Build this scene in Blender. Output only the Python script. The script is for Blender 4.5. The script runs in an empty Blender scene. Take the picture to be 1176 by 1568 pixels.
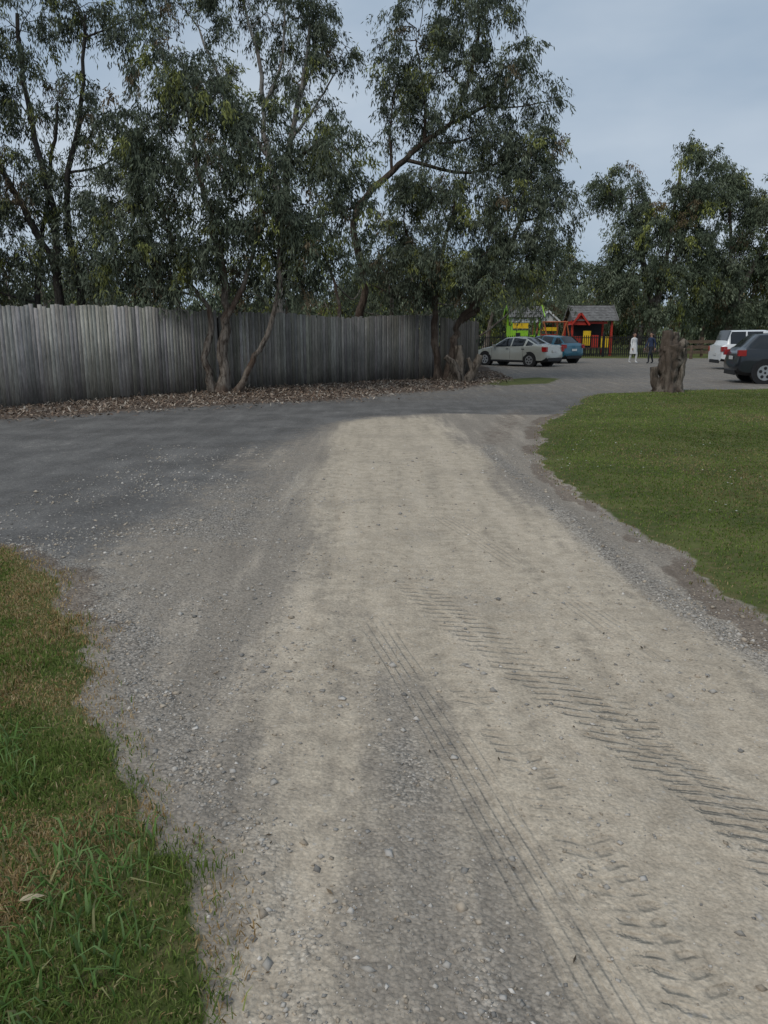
import bpy, math, random
import numpy as np
from mathutils import Vector, noise as mnoise
random.seed(7); rng=np.random.default_rng(7)
S=bpy.context.scene
R=math.radians

# ---------------------------------------------------------------- helpers
def link(o,parent=None):
    S.collection.objects.link(o)
    if parent: o.parent=parent
    return o
def empty(name,loc=(0,0,0),rz=0,sc=1):
    e=bpy.data.objects.new(name,None); e.location=loc; e.rotation_euler=(0,0,rz); e.scale=(sc,)*3
    e.empty_display_size=.3
    return link(e)
def fmesh(name,V,F,mats,col=None,smooth=False,midx=None,parent=None,attrs=None):
    V=np.asarray(V,dtype=np.float32); F=np.asarray(F,dtype=np.int32); n,k=F.shape
    me=bpy.data.meshes.new(name)
    me.vertices.add(len(V)); me.vertices.foreach_set('co',V.ravel())
    me.loops.add(n*k); me.loops.foreach_set('vertex_index',F.ravel())
    me.polygons.add(n); me.polygons.foreach_set('loop_start',np.arange(0,n*k,k,dtype=np.int32))
    if smooth: me.polygons.foreach_set('use_smooth',np.ones(n,dtype=bool))
    for m in (mats if isinstance(mats,(list,tuple)) else [mats]): me.materials.append(m)
    if midx is not None: me.polygons.foreach_set('material_index',np.asarray(midx,dtype=np.int32))
    me.update(calc_edges=True)
    if col is not None:
        a=me.attributes.new('Col','FLOAT_COLOR','POINT')
        c=np.ones((len(V),4),dtype=np.float32); c[:,:3]=col
        a.data.foreach_set('color',c.ravel())
    for kx,val in (attrs or {}).items():
        val=np.asarray(val,dtype=np.float32)
        if val.ndim==1:
            a=me.attributes.new(kx,'FLOAT','POINT'); a.data.foreach_set('value',val)
        else:
            a=me.attributes.new(kx,'FLOAT_VECTOR','POINT'); a.data.foreach_set('vector',val.ravel())
    return link(bpy.data.objects.new(name,me),parent)
_tab=rng.random((256,256))
def vn(x,y,sc,seed=0):
    x=np.asarray(x)/sc+seed*17.3+1000; y=np.asarray(y)/sc+seed*31.7+1000
    xi=np.floor(x).astype(int); yi=np.floor(y).astype(int); fx=x-xi; fy=y-yi
    fx=fx*fx*(3-2*fx); fy=fy*fy*(3-2*fy)
    a=_tab[xi%256,yi%256]; b=_tab[(xi+1)%256,yi%256]; c=_tab[xi%256,(yi+1)%256]; d=_tab[(xi+1)%256,(yi+1)%256]
    return (a*(1-fx)+b*fx)*(1-fy)+(c*(1-fx)+d*fx)*fy-.5
def fbm(x,y,sc,seed=0): return vn(x,y,sc,seed)+.5*vn(x,y,sc/2.1,seed+1)+.25*vn(x,y,sc/4.3,seed+2)
def sst(x,a,b):
    t=np.clip((x-a)/(b-a),0,1); return t*t*(3-2*t)

# ---------------------------------------------------------------- material helper
class NT:
    def __init__(s,name):
        s.m=bpy.data.materials.new(name); s.m.use_nodes=True; s.t=s.m.node_tree; s.t.nodes.clear()
        s.out=s.t.nodes.new('ShaderNodeOutputMaterial')
    def n(s,ty,**kw):
        nd=s.t.nodes.new(ty)
        for k,v in kw.items(): setattr(nd,k,v)
        return nd
    def put(s,sock,v):
        if isinstance(v,bpy.types.NodeSocket): s.t.links.new(v,sock)
        elif v is not None: sock.default_value=v
    def math(s,op,a,b=0,c=None,clamp=False):
        nd=s.n('ShaderNodeMath',operation=op); nd.use_clamp=clamp
        s.put(nd.inputs[0],a); s.put(nd.inputs[1],b)
        if c is not None: s.put(nd.inputs[2],c)
        return nd.outputs[0]
    def mix(s,f,a,b,bt='MIX'):
        nd=s.n('ShaderNodeMix',data_type='RGBA',blend_type=bt)
        s.put(nd.inputs[0],f); s.put(nd.inputs[6],a if isinstance(a,bpy.types.NodeSocket) else (*a,1)); s.put(nd.inputs[7],b if isinstance(b,bpy.types.NodeSocket) else (*b,1))
        return nd.outputs[2]
    def noise(s,scale,detail=4,vec=None,rough=.55):
        nd=s.n('ShaderNodeTexNoise'); nd.inputs['Scale'].default_value=scale; nd.inputs['Detail'].default_value=detail; nd.inputs['Roughness'].default_value=rough
        if vec is not None: s.put(nd.inputs['Vector'],vec)
        return nd.outputs[0]
    def vor(s,scale,vec=None):
        nd=s.n('ShaderNodeTexVoronoi'); nd.inputs['Scale'].default_value=scale
        if vec is not None: s.put(nd.inputs['Vector'],vec)
        return nd
    def mr(s,v,a,b,c=0,d=1,smooth=True):
        nd=s.n('ShaderNodeMapRange'); nd.interpolation_type='SMOOTHSTEP' if smooth else 'LINEAR'
        s.put(nd.inputs[0],v)
        for i,q in enumerate((a,b,c,d)): s.put(nd.inputs[i+1],q)
        return nd.outputs[0]
    def attr(s,name): return s.n('ShaderNodeAttribute',attribute_name=name)
    def obj(s): return s.n('ShaderNodeTexCoord').outputs['Object']
    def bump(s,h,dist=1.0,st=1.0):
        nd=s.n('ShaderNodeBump'); nd.inputs['Distance'].default_value=dist; nd.inputs['Strength'].default_value=st; s.put(nd.inputs['Height'],h); return nd.outputs[0]
    def pbr(s,col,rough=.8,metal=0,normal=None,spec=.3,coat=0):
        p=s.n('ShaderNodeBsdfPrincipled'); s.put(p.inputs['Base Color'],col if isinstance(col,bpy.types.NodeSocket) else (*col,1))
        s.put(p.inputs['Roughness'],rough); s.put(p.inputs['Metallic'],metal); p.inputs['Specular IOR Level'].default_value=spec
        p.inputs['Coat Weight'].default_value=coat
        if normal is not None: s.put(p.inputs['Normal'],normal)
        s.t.links.new(p.outputs[0],s.out.inputs[0]); return p
def scale_vec(t,vec,v):
    nd=t.n('ShaderNodeMapping'); nd.inputs['Scale'].default_value=v; t.put(nd.inputs['Vector'],vec); return nd.outputs[0]
def simple(name,col,rough=.6,metal=0,spec=.3,coat=0,nz=.15,ns=8):
    t=NT(name); n=t.noise(ns,3,t.obj()); f=t.mr(n,.3,.7,1-nz,1+nz,False)
    cc=t.n('ShaderNodeCombineColor'); [t.put(cc.inputs[i],f) for i in range(3)]
    c=t.mix(1.0,col,cc.outputs[0],'MULTIPLY')
    t.pbr(c,rough,metal,None,spec,coat); return t.m

# ---------------------------------------------------------------- layout of the place (metres)
LY=[-3,1.5,1.86,2.27,2.6,3.25,4.1,4.98,5.7,6.1,6.3]; LX=[-.25,-.43,-.55,-.76,-.98,-1.34,-1.74,-2.2,-2.95,-5,-60]
RY=[-3,1.5,4.1,4.7,5.44,6.1,6.8,8,9.1,10.5,13.1,15.84,18.5,20.4,21.5]; RX=[2.4,2.3,2.2,2.16,2.14,2.08,1.98,1.93,1.92,2.05,2.65,3.64,4.7,5.6,8.2]
LEX=[-60,-12.5,-6.9,-5.1,-3.4,-1.3,.2,2.0,3.4,4.4,4.7]; LEY=[-20,7.4,14.3,15.8,17.3,18.4,20.2,22.1,24.6,26.5,36]
FPX=[-13.8,-4.6,1.9,3.6,4.4]; FPY=[8.4,21.8,27.3,31,36]
T1=np.polyfit([4.8,3.95,3.3,2.5,1.8],[.18,.47,.80,1.14,1.5],2)
T2=np.polyfit([3.4,2.9,2.1,1.6],[.36,.47,.66,.78],2)
T3=np.polyfit([4.0,3.25,2.2,1.4],[-.02,.14,.42,.57],2)
T4=np.polyfit([3.2,2.3,1.6],[1.0,1.18,1.3],2)
T5=np.polyfit([6.5,5,3.6],[.55,1.0,1.35],2)
def masks(x,y):
    m={}
    w=fbm(x,y,.5,3)*.15+fbm(x,y,2.2,5)*.15+vn(x,y,.11,15)*.10
    w2=fbm(x,y,1.1,9)*.3
    gl=np.where(y<6.3,(np.interp(y,LY,LX)-x),-9)+w; gl=np.minimum(gl,(6.25-y)+w)
    rx=np.interp(y,RY,RX); far=21.2+.2*(x-5.5)
    gr=np.minimum(x-rx,far-y)+w*1.1
    back=np.minimum(y-47.5,x-5.2)+w2
    strip=.9-np.abs(y-25.6-.9*(x-4.6))*.45-np.maximum(0,np.abs(x-4.5)-.9)+w2
    m['grass']=np.maximum.reduce([sst(gl,-.04,.1),sst(gr,-.05,.12),sst(back,-.5,.5),sst(strip,0,.4)*.8])
    m['gl']=gl; m['gr']=gr
    led=np.interp(x,LEX,LEY)
    lit=np.where(x<4.8,(y-led)*.7,-5)+w2*1.4; m['leaf']=sst(lit,-.4,.5); m['lit']=lit
    sl=np.interp(y,[1.5,2.5,4,5.4,7,9,12,14],[.4,.15,-.1,-.5,-.62,-.75,-.85,-.9]); sr=np.interp(y,[1.5,2.5,4,5.4,7,9,12,14],[2.3,2.0,1.8,1.6,1.5,1.35,1.2,1.0])
    sd=np.minimum(np.minimum(x-sl,sr-x),(14.9-y)*.5)+w2*.9
    s2=np.minimum(.32-np.abs(x+.26),(6.4-y)*.5)+w2*.7
    m['sand']=np.maximum(sst(sd,-.3,.35),sst(s2,-.25,.3)*.8)
    ax=np.interp(y,[4.5,5.4,7,9.1,12.7,14.2,15.5],[-2.6,-1.9,-1.5,-1.55,-.95,-.6,1.2])
    a1=np.where(y<15.5,ax-x,1)*1.0; a1=np.minimum(a1,y-4.9-(-.25)*(x+2.5))+w2*1.5
    park=sst(y,15,23)*.45
    m['asph']=np.clip(sst(a1,-.7,1.0)-park,0,1)
    wob=fbm(x*0,y,.9,33)*.26
    ga=np.exp(-((x+wob-np.interp(y,[1.5,2.5,4,5.5],[.40,.14,-.02,-.15]))/.17)**2)*sst(-y,-4.7,-2.4)*(.2+.6*sst(fbm(x,y,.45,35),-.3,.35))
    gb=np.exp(-((gl+.24)/.13)**2)*(y<8)*(.5+.6*sst(fbm(x,y,.6,36),-.3,.3))
    gc=np.exp(-((x-np.interp(y,[1.5,3.6,4.4,6,10.4,13],[2.2,1.93,1.75,1.62,1.42,1.75]))/.13)**2)*sst(-y,-14,-9)*.8
    gd=np.exp(-((x+1.5)/.7)**2-((y-6.6)/2.2)**2)*.65*(.5+.8*sst(fbm(x,y,.7,37),-.3,.3))
    m['grav']=np.clip((np.maximum.reduce([ga,gb,gc,gd])+w2*.9),0,1)*(1-m['leaf'])
    rim=sst(-np.abs(gr+.1),-.2,-.03)*(y<17)*(.35+.75*sst(fbm(x,y,.8,47),-.3,.3))
    m['dirt']=np.clip(rim+sst(-np.abs(gl+.12),-.22,-.05)*.6*sst(y,2.5,4.5)+sst(-np.abs(lit+.1),-.5,-.1)*.4+.5*np.exp(-((x-2.0-(y-13)*.25)/.45)**2)*sst(y,9.5,12)*sst(-y,-19,-15),0,1)
    return m
def height(x,y):
    fade=np.exp(-np.maximum(0,np.hypot(x,y)-25)/20)
    h=fbm(x,y,1.3,20)*.022+fbm(x,y,.35,22)*.007+fbm(x,y,6,25)*.03
    h=h+fbm(x-.18*y+.012*y*y,y*.14,.21,28)*.016*np.exp(-np.maximum(0,y-7)/3)
    return h*fade
def track(x,y,P,lo,hi):
    f=np.polyval(P,y); d=np.polyval(np.polyder(P),y); c=1/np.sqrt(1+d*d)
    return np.stack([y/c,(x-f)*c,sst(y,lo,lo+.4)*sst(-y,-hi,-hi+.5)],-1)

# ---------------------------------------------------------------- ground sheet
def axis(a,b,st,grow_to_neg,grow_to_pos,mid_neg,mid_pos,mst):
    c=list(np.arange(a,b,st)); 
    p=list(np.arange(b,mid_pos,mst)); q=list(np.arange(a-mst,mid_neg,-mst))[::-1]
    r=[]; v=p[-1]; s_=mst
    while v<grow_to_pos: s_*=1.25; v+=s_; r.append(v)
    l=[]; v=q[0] if q else a; s_=mst
    while v>grow_to_neg: s_*=1.25; v-=s_; l.append(v)
    return np.array(l[::-1]+q+c+p+r)
gx=axis(-3.2,3.2,.03,-700,900,-22,26,.16); gy=axis(.6,8,.03,-60,1200,-2,52,.16)
X,Y=np.meshgrid(gx,gy); ny,nx=X.shape; xf=X.ravel(); yf=Y.ravel()
M=masks(xf,yf); H=height(xf,yf)+M['grass']*.012
idx=np.arange(nx*ny).reshape(ny,nx)
F=np.stack([idx[:-1,:-1],idx[:-1,1:],idx[1:,1:],idx[1:,:-1]],-1).reshape(-1,4)
V=np.stack([xf,yf,H],-1)
AT={'m_a':np.stack([M['grass'],M['sand'],M['asph']],-1),'m_b':np.stack([M['grav'],M['dirt'],M['leaf']],-1),
    't1':track(xf,yf,T1,1.3,5.0),'t2':track(xf,yf,T2,1.3,3.5),'t3':track(xf,yf,T3,1.2,4.6),'t4':track(xf,yf,T4,1.2,3.4),'t5':track(xf,yf,T5,3.4,7)}
def ground_mat():
    t=NT('ground_surface'); o=t.obj()
    n1=t.noise(1.3,4,o); n2=t.noise(9,4,o,.62); n3=t.noise(90,2,o); 
    st=t.noise(1.0,4,scale_vec(t,o,(4.5,.42,1)),.6)
    v1=t.vor(80,o); v3=t.vor(34,o)
    sa=t.n('ShaderNodeSeparateXYZ'); t.put(sa.inputs[0],t.attr('m_a').outputs['Vector']); sb=t.n('ShaderNodeSeparateXYZ'); t.put(sb.inputs[0],t.attr('m_b').outputs['Vector'])
    AA={'m_grass':sa.outputs[0],'m_sand':sa.outputs[1],'m_asph':sa.outputs[2],'m_grav':sb.outputs[0],'m_dirt':sb.outputs[1],'m_leaf':sb.outputs[2]}
    c1=t.math('SUBTRACT',n1,.5); c2=t.math('SUBTRACT',n2,.5); cs=t.math('SUBTRACT',st,.5)
    def f(name,k2=.7,k1=.35,a=.3,b=.7,ks=0):
        q=t.math('MULTIPLY_ADD',c2,k2,AA[name]); q=t.math('MULTIPLY_ADD',c1,k1,q)
        if ks: q=t.math('MULTIPLY_ADD',cs,ks,q)
        return t.mr(q,a,b)
    fs=f('m_sand',.9,.9,.1,.9,1.3); fa=f('m_asph',1.3,1.0,.1,.9,.2); fg=f('m_grass',.9,.2); fd=f('m_dirt',1.2,.4); fl=f('m_leaf',1.4,.3); gv=f('m_grav',1.3,.6,.1,.9,.5)
    base=t.mix(n1,(.265,.228,.188),(.35,.305,.25))
    sand=t.mix(t.mr(n2,.3,.7),(.425,.355,.27),(.545,.462,.355))
    c=t.mix(fs,base,sand)
    asp=t.mix(t.mr(n1,.3,.7),(.112,.107,.102),(.18,.171,.16)); asp=t.mix(t.mr(n2,.5,.8,0,.4),asp,(.27,.25,.225))
    c=t.mix(fa,c,asp)
    dustf=t.math('MULTIPLY',t.mr(st,.52,.7,0,.45),t.math('SUBTRACT',1,fa)); c=t.mix(dustf,c,(.47,.40,.315))
    dk=t.math('MULTIPLY',t.mr(n1,.5,.66,0,.25),t.math('SUBTRACT',1,fa)); c=t.mix(dk,c,(.26,.22,.175))
    grv=t.mix(n2,(.26,.24,.215),(.40,.365,.32)); c=t.mix(t.math('MULTIPLY',gv,.6),c,grv)
    c=t.mix(t.math('MULTIPLY',fd,.75),c,t.mix(n2,(.115,.085,.064),(.23,.18,.14)))
    sep=t.n('ShaderNodeSeparateColor'); t.put(sep.inputs[0],v1.outputs['Color']); s1=t.mr(sep.outputs[0],0,1,.5,1.5,False)
    sep3=t.n('ShaderNodeSeparateColor'); t.put(sep3.inputs[0],v3.outputs['Color']); pick=t.mr(sep3.outputs[1],.84,.88,0,1)
    amt=t.math('MULTIPLY_ADD',gv,.6,t.math('MULTIPLY_ADD',fs,-.2,.40),clamp=True)
    bright=t.math('MULTIPLY_ADD',t.math('SUBTRACT',s1,1),amt,1)
    bright=t.math('MULTIPLY',bright,t.mr(n3,.25,.75,.82,1.18,False))
    bright=t.math('MULTIPLY',bright,t.mr(st,.3,.7,.87,1.13,False))
    cb=t.n('ShaderNodeCombineColor'); [t.put(cb.inputs[i],bright) for i in range(3)]
    c=t.mix(1.0,c,cb.outputs[0],'MULTIPLY')
    crev=t.mr(v1.outputs['Distance'],.35,.8,0,.5); c=t.mix(t.math('MULTIPLY',crev,amt),c,(.09,.077,.064))
    spk=t.math('MULTIPLY',pick,t.mr(v3.outputs['Distance'],.15,.3,1,0)); c=t.mix(t.math('MULTIPLY',spk,.5),c,(.47,.44,.40))
    lt=t.mix(t.mr(n2,.35,.65),(.10,.073,.057),(.20,.158,.125)); lt=t.mix(t.mr(sep.outputs[1],.3,.9,0,.6),lt,(.06,.045,.038)); c=t.mix(fl,c,lt)
    g=t.mix(t.mr(n1,.35,.7),(.065,.085,.024),(.125,.14,.044)); g=t.mix(t.mr(n2,.45,.7,0,.6),g,(.17,.135,.07)); c=t.mix(fg,c,g)
    hsum=None; gate=t.mr(n1,.36,.50,.0,1); wob=t.math('MULTIPLY',c2,3.0)
    for k,kind,per_,wd,am in (('t1',0,.07,.14,.0135),('t2',0,.06,.09,.012),('t4',0,.062,.10,.012),('t3',1,0,0,.0055),('t5',1,0,0,.0045)):
        s_=t.n('ShaderNodeSeparateXYZ'); t.put(s_.inputs[0],t.attr(k).outputs['Vector'])
        ss,dd,aa=s_.outputs
        ad=t.math('ABSOLUTE',dd)
        if kind==0:
            ph=t.math('MULTIPLY_ADD',dd if k!='t2' else ad,24 if k!='t2' else -30,t.math('MULTIPLY_ADD',ss,2*math.pi/per_,wob)); w=t.math('SINE',ph); w=t.mr(w,-.5,1.0,0,1)
            mk=t.mr(t.math('MULTIPLY_ADD',c2,.2,ad),wd*.6,wd,1,0); mk=t.math('MULTIPLY',mk,t.mr(ad,.008,.03,.3,1))
        else:
            w=t.mr(t.math('SINE',t.math('MULTIPLY',dd,2*math.pi/.042)),-.5,.8,0,1); mk=t.mr(ad,.07,.12,1,0)
        e=t.math('MULTIPLY',mk,aa)
        h=t.math('MULTIPLY',t.math('MULTIPLY',w,e),am)
        hsum=h if hsum is None else t.math('ADD',hsum,h)
    hsum=t.math('MULTIPLY',hsum,gate)
    c=t.mix(t.mr(hsum,.002,.012,0,.16),c,(.24,.195,.15))
    hb=t.math('MULTIPLY',t.math('SUBTRACT',1,v1.outputs['Distance']),t.math('MULTIPLY',amt,.009))
    hb=t.math('ADD',hb,t.math('MULTIPLY',n3,.004)); hb=t.math('ADD',hb,t.math('MULTIPLY',n2,.022)); hb=t.math('SUBTRACT',hb,hsum)
    t.pbr(c,.95,0,t.bump(hb,1,1.0),.12); return t.m
GM=ground_mat()
fc=V[F].mean(1); MC=masks(fc[:,0],fc[:,1])
cat=np.full(len(F),1)
inroad=(fc[:,1]<15.3)
cat[inroad&(MC['asph']<.5)]=2
cat[(MC['grass']>.5)&(MC['gr']>0)]=3
cat[(MC['grass']>.5)&(MC['gl']>0)]=4
cat[(MC['lit']>0)|(fc[:,1]>46)|(fc[:,0]<-40)|(fc[:,0]>70)|(fc[:,1]<-3)]=0
for k,nm in enumerate(['ground','asphalt_road','gravel_road','lawn','lawn']):
    f=F[cat==k]; u,inv=np.unique(f,return_inverse=True)
    fmesh(nm,V[u],inv.reshape(-1,4),GM,smooth=True,attrs={a:b[u] for a,b in AT.items()})

# ---------------------------------------------------------------- colour-attribute materials
def leafmat(name,trans=.25,rough=.55,spec=.25):
    t=NT(name); c=t.attr('Col').outputs['Color']; p=t.pbr(c,rough,0,None,spec)
    if trans>0:
        tr=t.n('ShaderNodeBsdfTranslucent'); t.put(tr.inputs[0],c); mx=t.n('ShaderNodeMixShader'); mx.inputs[0].default_value=trans
        t.t.links.new(p.outputs[0],mx.inputs[1]); t.t.links.new(tr.outputs[0],mx.inputs[2]); t.t.links.new(mx.outputs[0],t.out.inputs[0])
    return t.m
def diffmat(name,tr_=0):
    t=NT(name); c=t.attr('Col').outputs['Color']; d=t.n('ShaderNodeBsdfDiffuse'); t.put(d.inputs[0],c); o_=d.outputs[0]
    if tr_:
        tr=t.n('ShaderNodeBsdfTranslucent'); t.put(tr.inputs[0],c); mx=t.n('ShaderNodeMixShader'); mx.inputs[0].default_value=tr_
        t.t.links.new(o_,mx.inputs[1]); t.t.links.new(tr.outputs[0],mx.inputs[2]); o_=mx.outputs[0]
    t.t.links.new(o_,t.out.inputs[0]); return t.m
M_LEAF=leafmat('eucalypt_leaf',0,.65,.2); M_FAR=diffmat('distant_foliage'); M_BLADE=diffmat('grass_blade',.3); M_STONE=diffmat('crushed_stone'); M_LITTER=diffmat('dry_leaf')

# ---------------------------------------------------------------- grass
def blades(name,P,L,W,col,lean=.5,parent=None):
    n=len(P); a=rng.uniform(0,2*math.pi,n); d=np.stack([np.cos(a),np.sin(a),np.zeros(n)],-1)
    b=rng.uniform(0,2*math.pi,n); s_=np.stack([np.cos(b),np.sin(b),np.zeros(n)],-1)*(W/2)[:,None]
    ln=(rng.random(n)*lean)[:,None]; up=np.array([0,0,1.])
    m=P+(up*.6+d*ln*.35)*L[:,None]; t_=P+(up*(1-.5*ln)+d*ln*1.0)*L[:,None]
    VV=np.stack([P-s_,P+s_,m+s_*.8,t_,m-s_*.8],1).reshape(-1,3)
    base=np.arange(n)*5
    F3=np.concatenate([np.stack([base,base+1,base+2],-1),np.stack([base,base+2,base+4],-1),np.stack([base+4,base+2,base+3],-1)])
    return fmesh(name,VV,F3,M_BLADE,col=np.repeat(col,5,0),parent=parent)
def pal(n,cols,w):
    cols=np.array(cols); i=rng.choice(len(cols),n,p=np.array(w)/sum(w)); return cols[i]*rng.uniform(.7,1.3,(n,1))
def sample(n,x0,x1,y0,y1,pow_=1):
    return rng.uniform(x0,x1,n),y0+(y1-y0)*rng.random(n)**pow_
x,y=sample(620000,-4.4,-.2,.9,6.4,1.35); k=x>-(y*.62+.4); x,y=x[k],y[k]; m=masks(x,y); dist=m['gl']
keep=(dist>-.13)&(rng.random(len(x))<np.clip(.2+dist*1.5,.03,1)); x,y,dist=x[keep],y[keep],dist[keep]
n=len(x); z=height(x,y)+.008
dry=np.clip(.98-dist*1.3+fbm(x,y,.5,41)*1.7+sst(y,3.0,5.0)*.65,.12,1)
isdry=rng.random(n)<dry*.88
cg=pal(n,[(.125,.185,.045),(.17,.225,.06),(.09,.14,.033),(.23,.255,.09)],[3,3,1.6,1.6]); cd=pal(n,[(.43,.31,.16),(.34,.225,.105),(.50,.40,.235)],[3,2,1.3])
col=np.where(isdry[:,None],cd,cg)
tuft=sst(fbm(x,y,.22,50),.05,.5)
L=rng.uniform(.018,.038,n)*(1+tuft*1.1)*np.where(isdry,.75,1); W=rng.uniform(.002,.0045,n)*(1+.12*y)
blades('grass',np.stack([x,y,z],-1),L,W,col,1.3); print('blades',n)
cl=[(-.86,1.82),(-.98,1.95),(-.78,1.98),(-1.15,1.75),(-1.0,1.6),(-.74,1.66),(-.9,2.15),(-1.3,2.1),(-.85,1.45),(-1.15,1.4),(-1.5,2.7),(-1.35,2.5)]
px=[];py=[]
for (a,b) in cl:
    k=55; px+=list(rng.normal(a,.07,k)); py+=list(rng.normal(b,.07,k))
px=np.array(px);py=np.array(py);n=len(px)
blades('grass_clump',np.stack([px,py,height(px,py)+.008],-1),rng.uniform(.05,.11,n),rng.uniform(.005,.010,n),pal(n,[(.12,.21,.06),(.18,.27,.10),(.28,.27,.13)],[3,3,.6]),1.7)
x,y=sample(620000,1.7,19,3.2,24,1.4); k=(x<y*.56+1.2); x,y=x[k],y[k]; m=masks(x,y); dist=m['gr']
keep=(dist>-.11)&(rng.random(len(x))<np.clip(.2+dist*1.5,.03,1))&(rng.random(len(x))<np.clip(9/y,.35,1)); x,y,dist=x[keep],y[keep],dist[keep]
n=len(x); z=height(x,y)+.008
dryp=sst(fbm(x,y,1.4,61),.0,.6)*.65+np.clip(.5-dist*1.5,0,.5)+.14
col=np.where((rng.random(n)<dryp)[:,None],pal(n,[(.33,.26,.13),(.23,.18,.09)],[1,1]),pal(n,[(.12,.18,.038),(.16,.22,.048),(.20,.25,.075)],[3,3,2]))
col*= (1+fbm(x,y,2.5,66)*.6)[:,None]
blades('grass',np.stack([x,y,z],-1),rng.uniform(.014,.032,n),rng.uniform(.003,.005,n)*(1+.16*y),col,1.2); print('blades',n)
def flakes(name,x,y,L,W,col,mat,zoff=.012,tilt=.35,parent=None):
    n=len(x); a=rng.uniform(0,2*math.pi,n)
    D=np.stack([np.cos(a),np.sin(a),rng.normal(0,tilt,n)],-1)*L[:,None]; Sd=np.stack([-np.sin(a),np.cos(a),rng.normal(0,tilt,n)],-1)*(W/2)[:,None]
    P=np.stack([x,y,height(x,y)+zoff+np.abs(D[:,2])*.5],-1)
    VV=np.stack([P-D/2,P+Sd,P+D/2,P-Sd],1).reshape(-1,3); b=np.arange(n)*4
    return fmesh(name,VV,np.stack([b,b+1,b+2,b+3],-1),mat,col=np.repeat(col,4,0),parent=parent)
x,y=sample(1500,2,16,4,21); m=masks(x,y); k=(m['gr']>.15)&(fbm(x,y,1.5,71)>-.1); x,y=x[k],y[k]; n=len(x)
flakes('clover_flowers',x,y,np.full(n,.024),np.full(n,.024),pal(n,[(.5,.5,.45)],[1]),M_LITTER,.035,.1)
x,y=sample(110000,-16,5,8,32); m=masks(x,y); fy=np.interp(x,FPX,FPY)
pr=sst(m['lit'],-1.2,.9)*(y<fy+.3); k=rng.random(len(x))<pr; x,y=x[k],y[k]; n=len(x)
flakes('leaf_litter',x,y,rng.uniform(.05,.14,n),rng.uniform(.014,.04,n),pal(n,[(.21,.15,.11),(.30,.235,.18),(.12,.08,.06),(.40,.35,.29),(.16,.13,.11)],[3,3,1.6,1.8,2]),M_LITTER,.015,.35)
x,y=sample(800,-5,4,1.4,16); n=len(x)
flakes('fallen_leaves',x,y,rng.uniform(.012,.05,n)*.8,rng.uniform(.004,.012,n),pal(n,[(.12,.085,.055),(.20,.15,.10),(.07,.055,.04)],[2,1,2]),M_LITTER,.006,.1)
V_=np.array([[0,0,0],[.012,.014,.004],[.035,.018,.008],[.065,.012,.006],[.095,0,0],[.065,-.010,.004],[.03,-.013,.003],[.01,-.008,.001]])*.72
V_=V_@np.array([[.95,.3,0],[-.3,.95,0],[0,0,1]])+np.array([-1.02,1.85,.05])
me=bpy.data.meshes.new('fallen_leaf'); me.from_pydata([tuple(v) for v in V_],[],[tuple(range(8))]); me.materials.append(simple('cream_leaf',(.42,.34,.23),.8)); link(bpy.data.objects.new('fallen_leaf',me))

# ---------------------------------------------------------------- loose gravel
x,y=sample(560000,-3.5,3.0,1.1,11,1.7); m=masks(x,y)
pr=(m['grav']**1.5*.38+.075+.06*m['asph'])*(1-m['grass'])*np.clip(3.2/y,.15,1); pr=np.where(m['sand']>.6,pr*.5,pr)
pr*=.3+1.5*sst(fbm(x,y,.4,91),-.3,.4)
k=rng.random(len(x))<pr*.85; x,y=x[k],y[k]; n=len(x); print('stones',n)
r=np.clip(rng.lognormal(math.log(.0040),.52,n),.0018,.016)*(1+.06*y)
oc=np.array([[1,0,0],[0,1,0],[-1,0,0],[0,-1,0],[0,0,1],[0,0,-1]],float)
ang=rng.uniform(0,6.28,n); sc=rng.uniform(.65,1.3,(n,3)); sc[:,2]*=.65
VV=oc[None]*sc[:,None]*r[:,None,None]; VV=VV+rng.normal(0,.18,(n,6,3))*r[:,None,None]
ca,sa=np.cos(ang)[:,None],np.sin(ang)[:,None]
xr=VV[...,0]*ca-VV[...,1]*sa; yr=VV[...,0]*sa+VV[...,1]*ca
VV=np.stack([xr+x[:,None],yr+y[:,None],VV[...,2]+(height(x,y)+r*.15)[:,None]],-1).reshape(-1,3)
of=np.array([[0,1,4],[1,2,4],[2,3,4],[3,0,4],[1,0,5],[2,1,5],[3,2,5],[0,3,5]])
FF=(of[None]+(np.arange(n)*6)[:,None,None]).reshape(-1,3)
fmesh('gravel',VV,FF,M_STONE,col=np.repeat(pal(n,[(.39,.36,.32),(.26,.245,.225),(.54,.50,.45),(.41,.345,.27)],[4,2,1.6,3]),6,0))

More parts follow.
